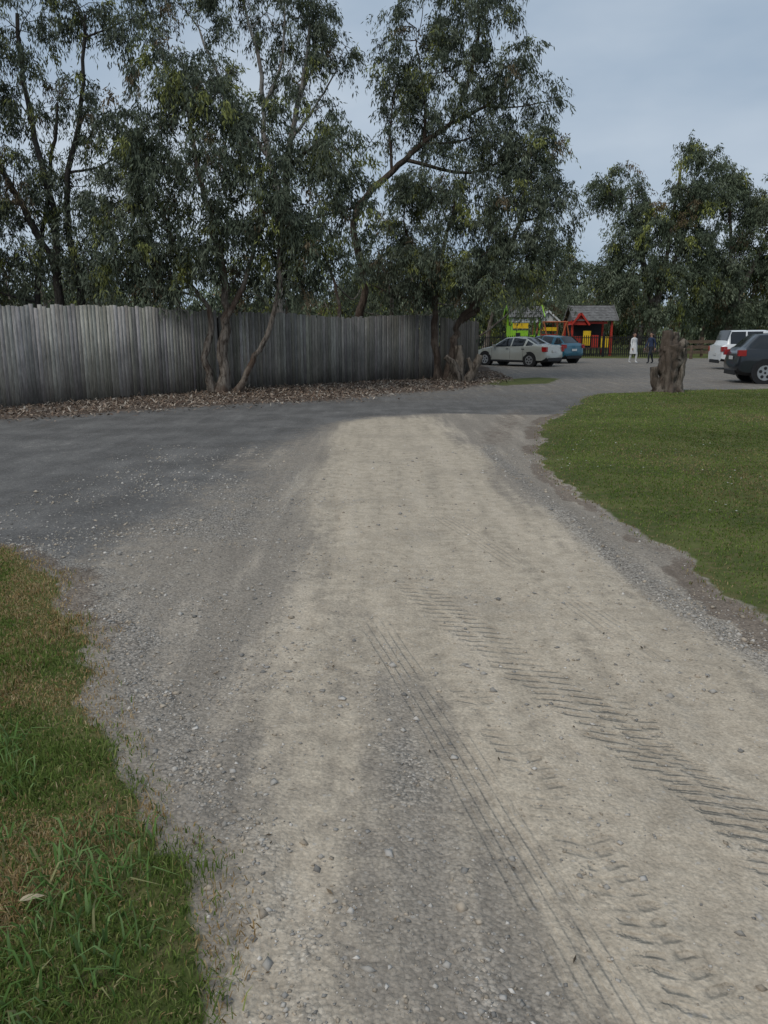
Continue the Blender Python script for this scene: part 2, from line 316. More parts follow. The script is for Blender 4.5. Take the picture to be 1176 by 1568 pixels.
# ---------------------------------------------------------------- mesh builder
class B:
    def __init__(s): s.v=[];s.f=[];s.m=[];s.mats=[];s.sm=[]
    def mi(s,m):
        if m not in s.mats: s.mats.append(m)
        return s.mats.index(m)
    def add(s,vs,fs,mat,smooth=False):
        o=len(s.v); s.v+= [tuple(v) for v in vs]; i=s.mi(mat)
        for f in fs: s.f.append(tuple(o+q for q in f)); s.m.append(i); s.sm.append(smooth)
    def box(s,c,d,mat,rz=0,rx=0,ry=0,taper=1):
        from mathutils import Euler
        e=Euler((rx,ry,rz)).to_matrix(); vs=[]
        for z in (-.5,.5):
            k=taper if z>0 else 1
            for a,b in ((-.5,-.5),(.5,-.5),(.5,.5),(-.5,.5)):
                vs.append(Vector(c)+e@Vector((a*d[0]*k,b*d[1]*k,z*d[2])))
        s.add(vs,[(3,2,1,0),(4,5,6,7),(0,1,5,4),(1,2,6,5),(2,3,7,6),(3,0,4,7)],mat)
    def cyl(s,p0,p1,r0,r1,mat,n=12,smooth=True,caps=True):
        p0=Vector(p0);p1=Vector(p1);d=(p1-p0).normalized(); a=d.orthogonal().normalized(); b=d.cross(a); vs=[]
        for p,r in ((p0,r0),(p1,r1)):
            for i in range(n):
                t=2*math.pi*i/n; vs.append(p+a*r*math.cos(t)+b*r*math.sin(t))
        s.add(vs,[(i,(i+1)%n,n+(i+1)%n,n+i) for i in range(n)],mat,smooth)
        if caps: s.add(vs,[tuple(range(n))[::-1],tuple(range(n,2*n))],mat)
    def tube(s,pts,rad,mat,n=8,nz=0,smooth=True,cap=True,freq=3):
        pts=[Vector(p) for p in pts]; vs=[]; a=None
        for i,p in enumerate(pts):
            d=(pts[min(i+1,len(pts)-1)]-pts[max(i-1,0)]).normalized()
            a=(d.orthogonal() if a is None else a-d*a.dot(d)).normalized(); b=d.cross(a)
            for j in range(n):
                t=2*math.pi*j/n; q=p+(a*math.cos(t)+b*math.sin(t))*rad[i]
                if nz: q=p+(q-p)*(1+nz*mnoise.noise(Vector((math.cos(t)*freq*.6,math.sin(t)*freq*.6,i*.35+pts[0].x*3))))
                vs.append(q)
        fs=[(i*n+j,i*n+(j+1)%n,(i+1)*n+(j+1)%n,(i+1)*n+j) for i in range(len(pts)-1) for j in range(n)]
        if cap: fs.append(tuple(range((len(pts)-1)*n,len(pts)*n)))
        s.add(vs,fs,mat,smooth)
    def obj(s,name,parent=None,bevel=0):
        me=bpy.data.meshes.new(name); me.from_pydata(s.v,[],s.f)
        for m in s.mats: me.materials.append(m)
        me.polygons.foreach_set('material_index',s.m); me.polygons.foreach_set('use_smooth',s.sm); me.update()
        o=link(bpy.data.objects.new(name,me),parent)
        if bevel:
            b=o.modifiers.new('bevel','BEVEL'); b.width=bevel; b.segments=2; b.limit_method='ANGLE'
        return o

# ---------------------------------------------------------------- wood materials
def bark(name,a,b,c,sc=1.0):
    t=NT(name); o=t.obj(); st=scale_vec(t,o,(6*sc,6*sc,1.3*sc)); n=t.noise(2.2,4,st,.65); n2=t.noise(1.1*sc,3,o); fine=t.noise(14,3,scale_vec(t,o,(4,4,1)),.7)
    col=t.mix(t.mr(n,.35,.62),a,b); col=t.mix(t.mr(n2,.48,.62,0,.85),col,c)
    col=t.mix(t.mr(fine,.5,.75,0,.5),col,(.03,.026,.022))
    t.pbr(col,.9,0,t.bump(t.math('ADD',t.math('MULTIPLY',n,.03),t.math('MULTIPLY',fine,.015)),1,.9),.15); return t.m
BK1=bark('eucalypt_bark',(.065,.05,.04),(.25,.215,.18),(.10,.066,.048))
BKE=bark('brown_bark',(.05,.038,.03),(.14,.108,.086),(.08,.055,.042))
BKP=bark('pale_bark',(.17,.155,.14),(.38,.36,.33),(.22,.18,.155))
BKD=bark('dark_bark',(.03,.027,.025),(.075,.066,.06),(.04,.034,.03))
BKS=bark('stump_wood',(.045,.036,.028),(.22,.185,.15),(.10,.075,.058),.9)

# ---------------------------------------------------------------- trees
def smoothpath(pts,k=5):
    P=[np.array(p,float) for p in pts]; P=[2*P[0]-P[1]]+P+[2*P[-1]-P[-2]]; out=[]
    for i in range(1,len(P)-2):
        for j in range(k):
            t=j/k; out.append(.5*((2*P[i])+(-P[i-1]+P[i+1])*t+(2*P[i-1]-5*P[i]+4*P[i+1]-P[i+2])*t*t+(-P[i-1]+3*P[i]-3*P[i+1]+P[i+2])*t**3))
    out.append(P[-2]); return out
DARK=[(.068,.083,.055),(.096,.115,.075),(.128,.146,.10)]
TOT=0
def tree(name,blobs,limbs,wood,L=.155,W=.038,dens=26,per=95,cr=.48,tone=.1,seed=0,subs=7,wood2=None,gap=-.2,bright=1.0,root=None,mat=None,nf=None):
    global TOT
    r=np.random.default_rng(seed+100); par=empty(name,root or (blobs[0][0],blobs[0][1],0)) 
    off=np.array(par.location); nf=nf or (1.25 if L<.25 else .45)
    b=B(); skel=[]
    for pts,r0,r1,*mm in limbs:
        sp=smoothpath(pts); k=len(sp); rad=[r0+(r1-r0)*(i/(k-1))**.8 for i in range(k)]
        if pts[0][2]<=0.05: rad[0]*=1.45; rad[1]*=1.15
        sp=[p+r.normal(0,.25*min(r0,.12),3)*(0 if i==0 else 1) for i,p in enumerate(sp)]
        b.tube([p-off for p in sp],rad,mm[0] if mm else wood,9,.35); skel+= [(p,q) for p,q in zip(sp,rad)][1:]
    SK=np.array([p for p,_ in skel]); SR=np.array([q for _,q in skel])
    allA=[];allO=[];allT=[]
    for bl in blobs:
        c=np.array(bl[:3],float); rad=np.array([bl[3],bl[4],bl[5]]); tn=bl[6] if len(bl)>6 else 0
        nn=max(4,int(dens*rad[0]*rad[2]*math.pi*(.6+.4*rad[1])))
        d=r.normal(0,1,(nn,3)); d/=np.linalg.norm(d,axis=1)[:,None]; rr=r.random(nn)**.42*r.uniform(.8,1.15,nn)
        A=c+d*rad*rr[:,None]
        keep=np.array([mnoise.noise(Vector(a*nf))>gap+.1*r.random() for a in A]); A=A[keep]; dd=d[keep]
        allA.append(A); allO.append(dd); allT+= [tn]*len(A)
        dist=np.linalg.norm(SK-c,axis=1)+np.maximum(0,SK[:,2]-c[2]+.3)*2; i=int(dist.argmin()); p0=SK[i]; 
        ln=np.linalg.norm(c-p0); mid=(p0+c)/2+np.array([0,0,-.08*ln])+r.normal(0,.07*ln,3)
        r0=min(SR[i]*.75,.02+.015*ln)
        sp=smoothpath([p0,mid,c,c+(c-mid)*.5*np.array([1,1,.8])],4); k=len(sp)
        rd=[r0+(.008-r0)*(j/(k-1)) for j in range(k)]
        b.tube([p-off for p in sp],rd,wood2 or wood,5)
        mids=sp[3:]
        if len(A):
            for a in A[r.permutation(len(A))[:subs]]:
                q=mids[int(np.argmin([np.linalg.norm(m_-a) for m_ in mids]))]
                mm_=(q+a)/2+r.normal(0,.1,3)*np.linalg.norm(a-q); rs=.009*(L/.13)**.5
                b.tube([q-off,mm_-off,a-off],[rs*1.3,rs,rs*.4],wood2 or wood,4)
    A=np.concatenate(allA); O=np.concatenate(allO); T=np.array(allT); nA=len(A)
    tw=5; A2=np.repeat(A,tw,0); O2=np.repeat(O,tw,0); n2=len(A2)
    D=O2*.45+r.normal(0,.55,(n2,3))+np.array([0,0,-.25]); D/=np.linalg.norm(D,axis=1)[:,None]; ln=cr*r.uniform(.5,1.25,n2)
    k=per//tw; P=np.repeat(A2,k,0); DD=np.repeat(D,k,0); LN=np.repeat(ln,k); N=len(P); t_=r.random(N)**.8
    P=P+DD*(t_*LN)[:,None]+np.stack([np.zeros(N)]*2+[-.5*t_**2*LN],-1)+r.normal(0,.05*cr/.5,(N,3))
    d=DD*.35+r.normal(0,.38,(N,3))+np.array([0,0,-.85]); d/=np.linalg.norm(d,axis=1)[:,None]
    s_=np.cross(d,r.normal(0,1,(N,3))); s_/=np.linalg.norm(s_,axis=1)[:,None]
    LL=(L*r.uniform(.6,1.25,N))[:,None]; WW=(W*r.uniform(.6,1.2,N))[:,None]
    VV=np.stack([P,P+d*LL*.42+s_*WW/2,P+d*LL,P+d*LL*.42-s_*WW/2],1).reshape(-1,3)-off
    bi=np.arange(N)*4
    cA=np.array(DARK)[r.choice(3,nA,p=[.4,.4,.2])]; yl=(r.random(nA)<(tone+T*.6)); cA[yl]=np.array([.18,.195,.06])
    br=(r.random(nA)<.04); cA[br]=np.array([.13,.10,.06])
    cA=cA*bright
    col=np.repeat(np.repeat(cA,tw,0),k,0)*r.uniform(.65,1.4,(N,1))
    b.obj('trunk_and_limbs',par); fmesh('foliage',VV,np.stack([bi,bi+1,bi+2,bi+3],-1),mat or M_LEAF,col=np.repeat(col,4,0),parent=par)
    TOT+=N
    return par
A=[(-5.36,21,7.85,1.0,1.1,.8,.6),(-4.2,21,7.3,1.15,1.2,.85,.3),(-6.2,21.2,6.5,1.1,1.3,.9,.1),(-4.75,20.6,5.6,1.7,1.5,1.1),(-6.6,21,4.6,1.0,1.2,1.0),
(-2.9,21,6.35,1.15,1.3,1.0),(-1.45,21.2,6.1,1.0,1.1,1.0,.2),(-2.6,20.8,4.7,1.6,1.4,1.05),(-6.1,20.8,3.5,1.4,1.2,.85,.1),(-4.2,20.9,4.0,1.5,1.2,.85),(-2.0,20.8,3.5,1.25,1.1,.85),
(-5.2,20.8,2.9,.9,.8,.45),(-.85,21.2,4.7,.65,.9,.85),(-7.0,21,3.2,.75,.8,.75),(-2.7,20.9,2.9,.8,.7,.4),(-5.9,20.8,2.8,.8,.7,.4),(-3.9,21.4,3.1,.8,.6,.5)]
tree('eucalyptus_tree',A,[([(-4.35,21,0),(-4.25,21,1.2),(-4.15,21,2.4),(-4.3,20.7,4.0),(-4.6,20.6,5.4),(-4.9,21,7.2)],.17,.04),
 ([(-4.6,21,0),(-4.75,21,.9),(-4.6,21.1,1.9),(-5.3,21.1,3.4),(-5.9,21.1,5.2)],.12,.04),
 ([(-3.95,20.9,0),(-3.5,20.8,.8),(-2.95,20.7,1.7),(-2.65,20.5,2.9),(-2.6,20.6,4.2),(-2.4,21,5.6),(-1.6,21.1,6.3)],.09,.035),
 ([(-4.2,20.9,1.8),(-3.6,20.9,2.9),(-3.2,21,4.4),(-3.1,21,6.2)],.08,.03)],BK1,seed=1,dens=22,gap=-.2,root=(-4.3,21,0))
C=[(-3.8,27,11.2,1.8,1.4,1.2),(-2.1,27,11.0,.9,1,1.3),(-4.9,27,12.6,1.6,1.5,1.0),(-3.0,27,9.6,1.2,1,.9),(-5.9,27,11.2,1.1,1,1.0),(-2.8,27.2,12.6,1.5,1.4,1.0),(-6.6,27,9.6,.8,1,.9),(-1.9,26.8,8.6,.8,.8,.9),(-4.9,27,9.6,.9,1,.6),(-7.4,27.5,12.3,1.3,1.2,.9),(-1.3,27,10.2,.5,.8,.6)]
tree('eucalyptus_tree',C,[([(-3.6,27,0),(-3.5,27,3),(-3.3,27,5.5),(-3.0,27,7.5),(-2.6,27,9.2),(-2.2,27,11.2)],.2,.05),
 ([(-3.3,27,5.5),(-3.8,27,7.5),(-3.9,27,9.5),(-4.4,27,11.8)],.13,.04),([(-3.8,27,7.2),(-4.9,27,8.8),(-5.8,27,10.8)],.09,.03),([(-3.0,27,7.6),(-2.2,26.9,8.6),(-1.5,26.9,9.6)],.06,.02),([(-3.85,27,8.6),(-3.2,27,10),(-3.1,27,11.8)],.07,.02)],BKP,seed=2,dens=16,gap=-.06,root=(-3.6,27,0))
D=[(-10.1,24,9.9,1.2,1.2,1.3),(-8.5,24,10.3,1,1,.9),(-10.4,24,8.0,1.2,1.2,1.1),(-8.8,24,7.9,.85,1,1.1),(-10.7,24,6.2,1.2,1.2,1.2),(-9.1,24,5.7,1.0,1,1.2),(-10.8,24,4.2,1.3,1.2,1.3),(-9.2,24,3.7,1.2,1.2,1.2),(-7.3,24.5,10.2,1.1,1,.8),
(-12.5,24,8.8,1.3,1.3,1.5),(-12.7,24,5.5,1.3,1.3,1.6),(-12,24,3,1.3,1.2,1),(-7.9,24.3,4.2,.9,.9,1.1),(-12.2,24,11,1.3,1.2,1),(-7.8,24.4,6.6,.7,.9,.9)]
tree('eucalyptus_tree',D,[([(-9.9,24,0),(-9.8,24,2.5),(-9.7,24,5),(-10.1,24,7.5),(-10.2,24,10.2)],.17,.05),([(-9.2,24.2,0),(-9.2,24.2,3),(-9.35,24.2,5.2),(-8.8,24.2,7.5),(-8.4,24.2,10.2)],.16,.04),([(-9.8,24,3.5),(-10.6,24,5.2),(-11.6,24,7.5),(-12.3,24,10)],.12,.04),([(-10.6,24.3,0),(-10.5,24.3,3),(-9.9,24.3,5.6),(-9.4,24.3,8)],.1,.04)],BKD,seed=3,dens=18,bright=.85,gap=-.12,root=(-9.9,24,0))
E=[(1.0,26.5,10.6,1.2,1.1,.85),(2.8,26.5,10.9,1.4,1.2,.95),(.45,26.5,9.2,.9,1,1.0),(2.0,26.5,9.4,1.35,1.2,1.1),(4.0,26.5,9.3,1.15,1.1,1.15),(1.3,26.5,7.9,.9,.9,.8),(3.1,26.5,7.7,1.4,1.2,1.0),(4.5,26.5,7.3,1.0,1,1.0),(3.0,26.7,12.2,1.5,1.4,.8),(1.2,26.6,11.9,.9,1,.6),(5.0,26.5,8.6,.6,.7,.7),(.1,26.4,7.8,.5,.5,.6)]
tree('eucalyptus_tree',E,[([(-.9,28.3,0),(-.95,28.2,1.7),(-.7,28,3.2),(-1.0,27.3,4.9),(-.7,27,5.8),(.25,26.6,6.6),(1.27,26.5,7.45),(2.1,26.5,8.0),(2.6,26.5,9.2),(2.9,26.5,10.6)],.17,.045),
 ([(1.27,26.5,7.4),(1.3,26.5,8.6),(1.0,26.5,10.2)],.07,.02),([(2.1,26.5,8),(3.2,26.5,8.5),(4.2,26.5,9.3)],.07,.02),([(.25,26.6,6.6),(.2,26.5,7.8),(.4,26.5,9.2)],.06,.02)],BKE,seed=4,dens=20,gap=-.18,root=(-.9,28.3,0))
Bb=[(.65,26,5.7,1.05,1.1,.95),(2.3,26,5.9,1.5,1.4,1.1,.1),(4.3,26,5.6,1.5,1.4,1.2),(5.5,26.3,5.3,.85,1,1.05),(1.5,25.8,4.1,1.5,1.3,1.0),(3.4,25.8,4.0,1.7,1.4,1.1),(4.9,25.9,4.1,.9,1,.9),(2.8,25.7,3.2,1.2,1,.5),(.1,26.2,4.1,1.0,1.1,1.0),(3.9,25.8,3.2,.8,.8,.4),(1.3,25.8,3.0,.9,.8,.45),(5.0,26.2,6.9,.8,.9,.7),(-.2,26.3,3.0,.8,.8,.5)]
tree('eucalyptus_tree',Bb,[([(1.85,26.2,0),(1.75,26.2,1),(1.7,26.2,2.4),(1.9,26.1,4),(2.3,26,5.8)],.15,.05),([(2.15,26.1,0),(2.3,26.1,.9),(2.5,26.1,1.9),(3.2,26,2.8),(4.1,26,4.4),(4.5,26,5.8)],.17,.05),([(1.7,26.2,2.4),(1.2,26.1,3.6),(.6,26.1,5)],.1,.03),
 ([(2.5,26.1,1.9),(2.9,26.1,2.2),(3.1,26.1,2.35)],.12,.09)],BKE,seed=5,dens=21,gap=-.2,root=(2.1,26.2,0))
b=B(); 
for pts,rr in (([(2.35,25.9,-.05),(2.5,25.8,.5),(2.45,25.8,1.15)],(.28,.18,.13)),([(2.75,25.8,-.05),(2.95,25.7,.35),(3.15,25.7,.85)],(.2,.14,.1)),([(2.5,25.7,-.05),(2.25,25.6,.55),(2.0,25.6,.8)],(.18,.13,.08)),([(2.95,25.7,.3),(2.75,25.7,.75)],(.1,.07))):
    sp=smoothpath(pts,6); b.tube(sp,list(np.interp(np.linspace(0,1,len(sp)),np.linspace(0,1,len(rr)),rr)),BKS,12,.5)
b.obj('tree_stump')
F1=[(21.3,60,13.9,2.4,2,1.2),(18.6,60,11.7,3.1,2.4,1.5),(16.2,60,11.6,1.4,1.4,1.3),(22.8,60,11.4,2.0,2,2.2),(21.2,60,9.2,3.3,2.4,2.2),(18.2,60,8.6,2.2,2,1.5),(20.4,60,6.0,4.2,2.6,2.4),(17.3,60,5.5,2.2,2,1.8),(20,60,3.7,4.0,2,1.2)]
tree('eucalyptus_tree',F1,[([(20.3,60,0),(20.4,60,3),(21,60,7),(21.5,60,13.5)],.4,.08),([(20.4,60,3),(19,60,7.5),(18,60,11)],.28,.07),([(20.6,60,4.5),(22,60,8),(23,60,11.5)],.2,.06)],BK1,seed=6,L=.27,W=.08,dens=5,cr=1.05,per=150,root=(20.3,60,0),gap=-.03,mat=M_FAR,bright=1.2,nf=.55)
F2=[(26,62,12.3,2.3,2,1.6),(28,62,10.0,2.6,2,2.3),(25.2,62,7,2.4,2,2.6),(28.4,62,6,2.6,2,2.6),(30.5,62,11.5,2.5,2,2.2),(32,62,8,2.7,2,2.6),(26,62,4.2,2.6,2,1.7),(31,62,4.2,2.8,2,1.6)]
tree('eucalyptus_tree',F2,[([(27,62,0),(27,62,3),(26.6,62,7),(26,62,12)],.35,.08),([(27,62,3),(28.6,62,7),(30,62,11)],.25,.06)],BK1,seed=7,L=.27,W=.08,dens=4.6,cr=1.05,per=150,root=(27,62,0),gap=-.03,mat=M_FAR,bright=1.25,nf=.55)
rr=np.random.default_rng(5)
G=[(x_,68+rr.uniform(-3,6),z_,rr.uniform(2.2,3.2),2.2,rr.uniform(1.5,2.2)) for x_,z_ in ((6,5),(10,6.3),(13.5,5.2),(17,6.8),(19.5,5.2),(23,5.5),(27,6),(31,6),(35,7),(4,7),(9,3),(13,2.6),(17,3.2),(22,2.8),(27,3),(32,3),(37,3.5),(15,7.6),(1,5))]
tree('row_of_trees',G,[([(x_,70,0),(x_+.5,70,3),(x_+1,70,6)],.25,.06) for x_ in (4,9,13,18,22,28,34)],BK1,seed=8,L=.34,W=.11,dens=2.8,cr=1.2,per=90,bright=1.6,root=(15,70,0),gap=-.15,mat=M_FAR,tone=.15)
G=[(x_,92+rr.uniform(-5,8),rr.uniform(2,5.0),rr.uniform(3.6,5.2),3,rr.uniform(2.0,3.2)) for x_ in np.arange(-75,95,4.6)]
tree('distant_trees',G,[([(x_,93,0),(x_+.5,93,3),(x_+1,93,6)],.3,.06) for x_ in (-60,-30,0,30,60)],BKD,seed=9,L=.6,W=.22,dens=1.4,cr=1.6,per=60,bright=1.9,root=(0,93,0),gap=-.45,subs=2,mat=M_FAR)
G=[(x_,26.5+rr.uniform(0,4)+(2.5 if x_>-3 else 0),rr.uniform(1.3,2.8),rr.uniform(.8,1.3),1,rr.uniform(.6,1.0)) for x_ in np.arange(-18,3.2,1.15)]+[(x_,36+rr.uniform(0,4),rr.uniform(2.2,4.6),rr.uniform(1.4,2.2),1.4,rr.uniform(1.0,1.7)) for x_ in np.arange(-24,8,2.1)]
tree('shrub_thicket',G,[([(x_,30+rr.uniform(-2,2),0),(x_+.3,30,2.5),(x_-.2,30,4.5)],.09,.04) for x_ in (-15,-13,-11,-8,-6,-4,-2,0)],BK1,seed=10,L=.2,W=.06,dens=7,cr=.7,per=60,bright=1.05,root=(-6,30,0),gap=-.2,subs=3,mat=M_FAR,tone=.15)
print('leaves',TOT)

# ---------------------------------------------------------------- paling fence
def woodfence():
    t=NT('weathered_paling'); o=t.obj(); st=scale_vec(t,o,(7,7,.5)); n=t.noise(6,4,st,.7); fine=t.noise(20,3,scale_vec(t,o,(8,8,.6)),.7); n2=t.noise(.9,4,o)
    c=t.attr('Col').outputs['Color']; f=t.mr(n,.3,.7,.6,1.35,False); f=t.math('MULTIPLY',f,t.mr(fine,.35,.7,.75,1.2,False)); f=t.math('MULTIPLY',f,t.mr(n2,.3,.7,.72,1.2,False))
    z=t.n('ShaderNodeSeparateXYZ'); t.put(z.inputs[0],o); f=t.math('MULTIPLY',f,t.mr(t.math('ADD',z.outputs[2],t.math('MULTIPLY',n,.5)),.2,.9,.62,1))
    cb=t.n('ShaderNodeCombineColor'); [t.put(cb.inputs[i],f) for i in range(3)]; c=t.mix(1,c,cb.outputs[0],'MULTIPLY')
    t.pbr(c,.92,0,t.bump(t.math('MULTIPLY',fine,.004),1,.6),.15); return t.m
WF=woodfence()
def fence(name,pts,h0,h1,colr,w=.1,flip=1):
    V_=[];F_=[];C_=[]; i=0
    rails=B()
    for (a,bb) in zip(pts[:-1],pts[1:]):
        a=np.array(a);bb=np.array(bb); ln=np.linalg.norm(bb-a); d=(bb-a)/ln; nrm=np.array([d[1],-d[0]])*flip
        k=int(ln/(w+.003)); drift=0
        for j in range(k):
            drift=drift*.9+rng.normal(0,.008)
            t_=(j+.5)/k; p=a+(bb-a)*t_+nrm*rng.normal(0,.0035)
            hh=h0+(h1-h0)*t_+rng.normal(0,.014)+.03*math.sin(t_*9)+drift; tilt=rng.normal(0,.003)
            if rng.random()<.05: hh-=rng.uniform(.03,.12); tilt*=2
            ww=w*rng.uniform(.93,1.0)/2; th=.008
            vs=[]
            for z_ in (-.03,hh):
                for (u_,q_) in ((-ww,-th),(ww,-th),(ww,th),(-ww,th)):
                    e=p+d*(u_+tilt*z_)+nrm*(q_+(j%2)*.001); zz=z_+(rng.normal(0,.006) if z_>0 else 0); vs.append((e[0],e[1],zz))
            V_+=vs; o=i*8; F_+=[(o+3,o+2,o+1,o),(o+4,o+5,o+6,o+7),(o,o+1,o+5,o+4),(o+1,o+2,o+6,o+5),(o+2,o+3,o+7,o+6),(o+3,o,o+4,o+7)]
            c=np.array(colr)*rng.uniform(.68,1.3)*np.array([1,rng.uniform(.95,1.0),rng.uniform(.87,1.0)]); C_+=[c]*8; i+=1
        ang=math.atan2(d[1],d[0])
        for z_ in (.35,1.05,1.75):
            c=(a+bb)/2-nrm*.04; rails.box((c[0],c[1],z_),(ln,.04,.08),BKD,ang)
        for t_ in np.arange(0,1.001,1/max(1,round(ln/2.4))):
            c=a+(bb-a)*t_-nrm*.115; rails.box((c[0],c[1],.95),(.1,.1,2.0),BKD,ang)
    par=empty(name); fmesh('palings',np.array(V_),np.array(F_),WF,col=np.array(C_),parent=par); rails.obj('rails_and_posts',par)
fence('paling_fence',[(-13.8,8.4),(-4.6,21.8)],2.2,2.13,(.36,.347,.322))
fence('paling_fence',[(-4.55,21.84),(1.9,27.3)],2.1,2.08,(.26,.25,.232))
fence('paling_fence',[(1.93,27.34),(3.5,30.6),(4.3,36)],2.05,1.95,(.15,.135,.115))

# ---------------------------------------------------------------- stump on the lawn
b=B(); o=Vector((7.72,21.2,0))
def st(pts,rr,n=20,nz=.45):
    sp=smoothpath([tuple(o+Vector(p)) for p in pts],6); b.tube(sp,list(np.interp(np.linspace(0,1,len(sp)),np.linspace(0,1,len(rr)),rr)),BKS,n,nz,True,True,6)
st([(.02,0,-.1),(.03,0,.25),(.0,0,.6),(.02,0,1.0),(-.02,0,1.25)],(.36,.27,.25,.28,.25),28,.5)
st([(-.05,0,1.0),(-.1,0,1.3),(-.12,.02,1.62)],(.22,.17,.12))
st([(.12,0,.9),(.26,0,1.2),(.38,0,1.36)],(.2,.14,.11))
st([(.03,0,1.1),(.1,.05,1.35),(.12,.05,1.58)],(.18,.13,.08))
st([(-.2,.0,.0),(-.36,-.02,.3),(-.42,-.02,.66)],(.17,.12,.10))
st([(.25,-.12,0),(.27,-.14,.4),(.31,-.1,.8),(.3,-.05,1.15)],(.12,.09,.08,.10))
st([(-.1,-.2,0),(-.08,-.22,.5),(-.12,-.18,1.0),(-.1,-.1,1.3)],(.12,.08,.09,.08))
for a in (0,1.2,2.3,3.6,4.6,5.5): st([(.15*math.cos(a),.15*math.sin(a),.2),(.34*math.cos(a),.34*math.sin(a),.03),(.5*math.cos(a),.5*math.sin(a),-.06)],(.14,.08,.04),10)
b.obj('tree_stump')

# ---------------------------------------------------------------- cars
M_GL=simple('car_glass',(.012,.015,.018),.08,0,.6,0,.02); M_TY=simple('tyre_rubber',(.02,.02,.021),.85); M_RIM=simple('alloy_rim',(.38,.39,.40),.4,.7)
M_BLK=simple('black_trim',(.018,.018,.02),.5); M_RED=simple('tail_light_red',(.30,.012,.012),.2,0,.5,.5); M_WHT=simple('number_plate',(.6,.6,.58),.4); M_LAMP=simple('head_light',(.6,.62,.64),.1,0,.6,1)
def paint(n,c,metal=.3): return simple(n,c,.28,metal,.5,.6,.04,3)
def car(name,loc,rz,stn,mat,wheels,wr,glass,pill,scale=1,mirx=-.75,W_=.88,tail=(.75,.95),plate=.75):
    par=empty(name,loc,rz,scale); b=B()
    xs=[s[0] for s in stn]; arr=np.array(stn); X_=[]
    for i in range(len(xs)-1): X_+=list(np.linspace(xs[i],xs[i+1],5)[:-1])
    X_.append(xs[-1]); extra=[p for q in pill for p in q]; X_=sorted(set([round(v,4) for v in X_+extra]))
    vs=[];K=10
    for x_ in X_:
        w,zb,be,tp,tw=[np.interp(x_,arr[:,0],arr[:,j]) for j in range(1,6)]
        g=tp-be
        hp=[(0,zb),(.86*w,zb),(.985*w,zb+.1),(w,zb+(be-zb)*.55),(.985*w,be-.03),(.965*w,be+min(.02,g*.3)),(tw+(.965*w-tw)*.12 if g>.15 else tw+.04,tp-.06 if g>.15 else tp-g*.3),(tw*.93,tp-.015),(tw*.5,tp),(0,tp+.004)]
        vs+= [(x_,-y_,z_) for y_,z_ in hp]+[(x_,y_,z_) for y_,z_ in hp]
    n=len(X_); wa,wb,ra,rb=glass
    for i in range(n-1):
        xm=(X_[i]+X_[i+1])/2
        for j in range(K-1):
            isg=False
            if j==5 and wa+.18<xm<rb-.12 and not any(p<xm<q for p,q in pill): isg=True
            if j in(7,8) and (wa<xm<wb or ra<xm<rb): isg=True
            m=M_GL if isg else mat
            if j in(0,1): m=M_BLK
            a=i*2*K+j; c=(i+1)*2*K+j
            b.add([vs[a],vs[a+1],vs[c+1],vs[c]],[(0,1,2,3)],m); a+=K;c+=K
            b.add([vs[a],vs[c],vs[c+1],vs[a+1]],[(0,1,2,3)],m)
    for e,i in ((0,0),(1,n-1)):
        L_=[vs[i*2*K+j] for j in range(K)]; R_=[vs[i*2*K+K+j] for j in range(K-1,-1,-1)]
        b.add(L_+R_,[tuple(range(2*K))],mat)
    body=b.obj('body',par)
    import bmesh
    bm=bmesh.new(); bm.from_mesh(body.data); bmesh.ops.remove_doubles(bm,verts=bm.verts,dist=.0005); bmesh.ops.recalc_face_normals(bm,faces=bm.faces)
    for f in bm.faces: f.smooth=True
    for e in bm.edges:
        if len(e.link_faces)==2 and (e.calc_face_angle()>.6): e.smooth=False
    bm.to_mesh(body.data); bm.free()
    b=B()
    rearx=xs[-1]; frontx=xs[0]
    for sgn in (-1,1):
        for wx in wheels:
            w=np.interp(wx,arr[:,0],arr[:,1])
            b.cyl((wx,sgn*(w-.25),wr+.03),(wx,sgn*(w+.004),wr+.03),wr+.07,wr+.07,M_BLK,28)
            b.cyl((wx,sgn*(w-.2),wr),(wx,sgn*(w+.012),wr),wr,wr,M_TY,28)
            b.cyl((wx,sgn*(w+.0),wr),(wx,sgn*(w+.018),wr),wr*.70,wr*.68,M_RIM,24)
            for q in range(5):
                a=q*2*math.pi/5+.3; b.cyl((wx+math.cos(a)*wr*.42,sgn*(w+.01),wr+math.sin(a)*wr*.42),(wx+math.cos(a)*wr*.42,sgn*(w+.022),wr+math.sin(a)*wr*.42),wr*.17,wr*.15,M_BLK,8)
            b.cyl((wx,sgn*(w+.01),wr),(wx,sgn*(w+.026),wr),wr*.12,wr*.10,M_BLK,10)
        b.box((mirx,sgn*(W_+.06),1.0),(.14,.16,.12),mat)
        wr_=np.interp(rearx-.12,arr[:,0],arr[:,1]); b.box((rearx-.10,sgn*(wr_-.06),(tail[0]+tail[1])/2),(.26,.17,tail[1]-tail[0]),M_RED)
        wf=np.interp(frontx+.15,arr[:,0],arr[:,1]); b.box((frontx+.14,sgn*(wf-.12),.66),(.26,.26,.11),M_LAMP)
        for x_ in [p[0] for p in pill]+[glass[0]+.1]:
            w=np.interp(x_,arr[:,0],arr[:,1]); b.box((x_,sgn*(w-.003),.62),(.012,.012,.52),M_BLK)
        for x_ in (pill[0][0]-.16,pill[0][0]+.78): b.box((x_,sgn*(W_+.0),.86),(.16,.03,.03),M_BLK)
        b.box(((wheels[0]+wheels[1])/2,sgn*(W_-.01),.27),(wheels[1]-wheels[0]-2*wr-.2,.05,.09),M_BLK)
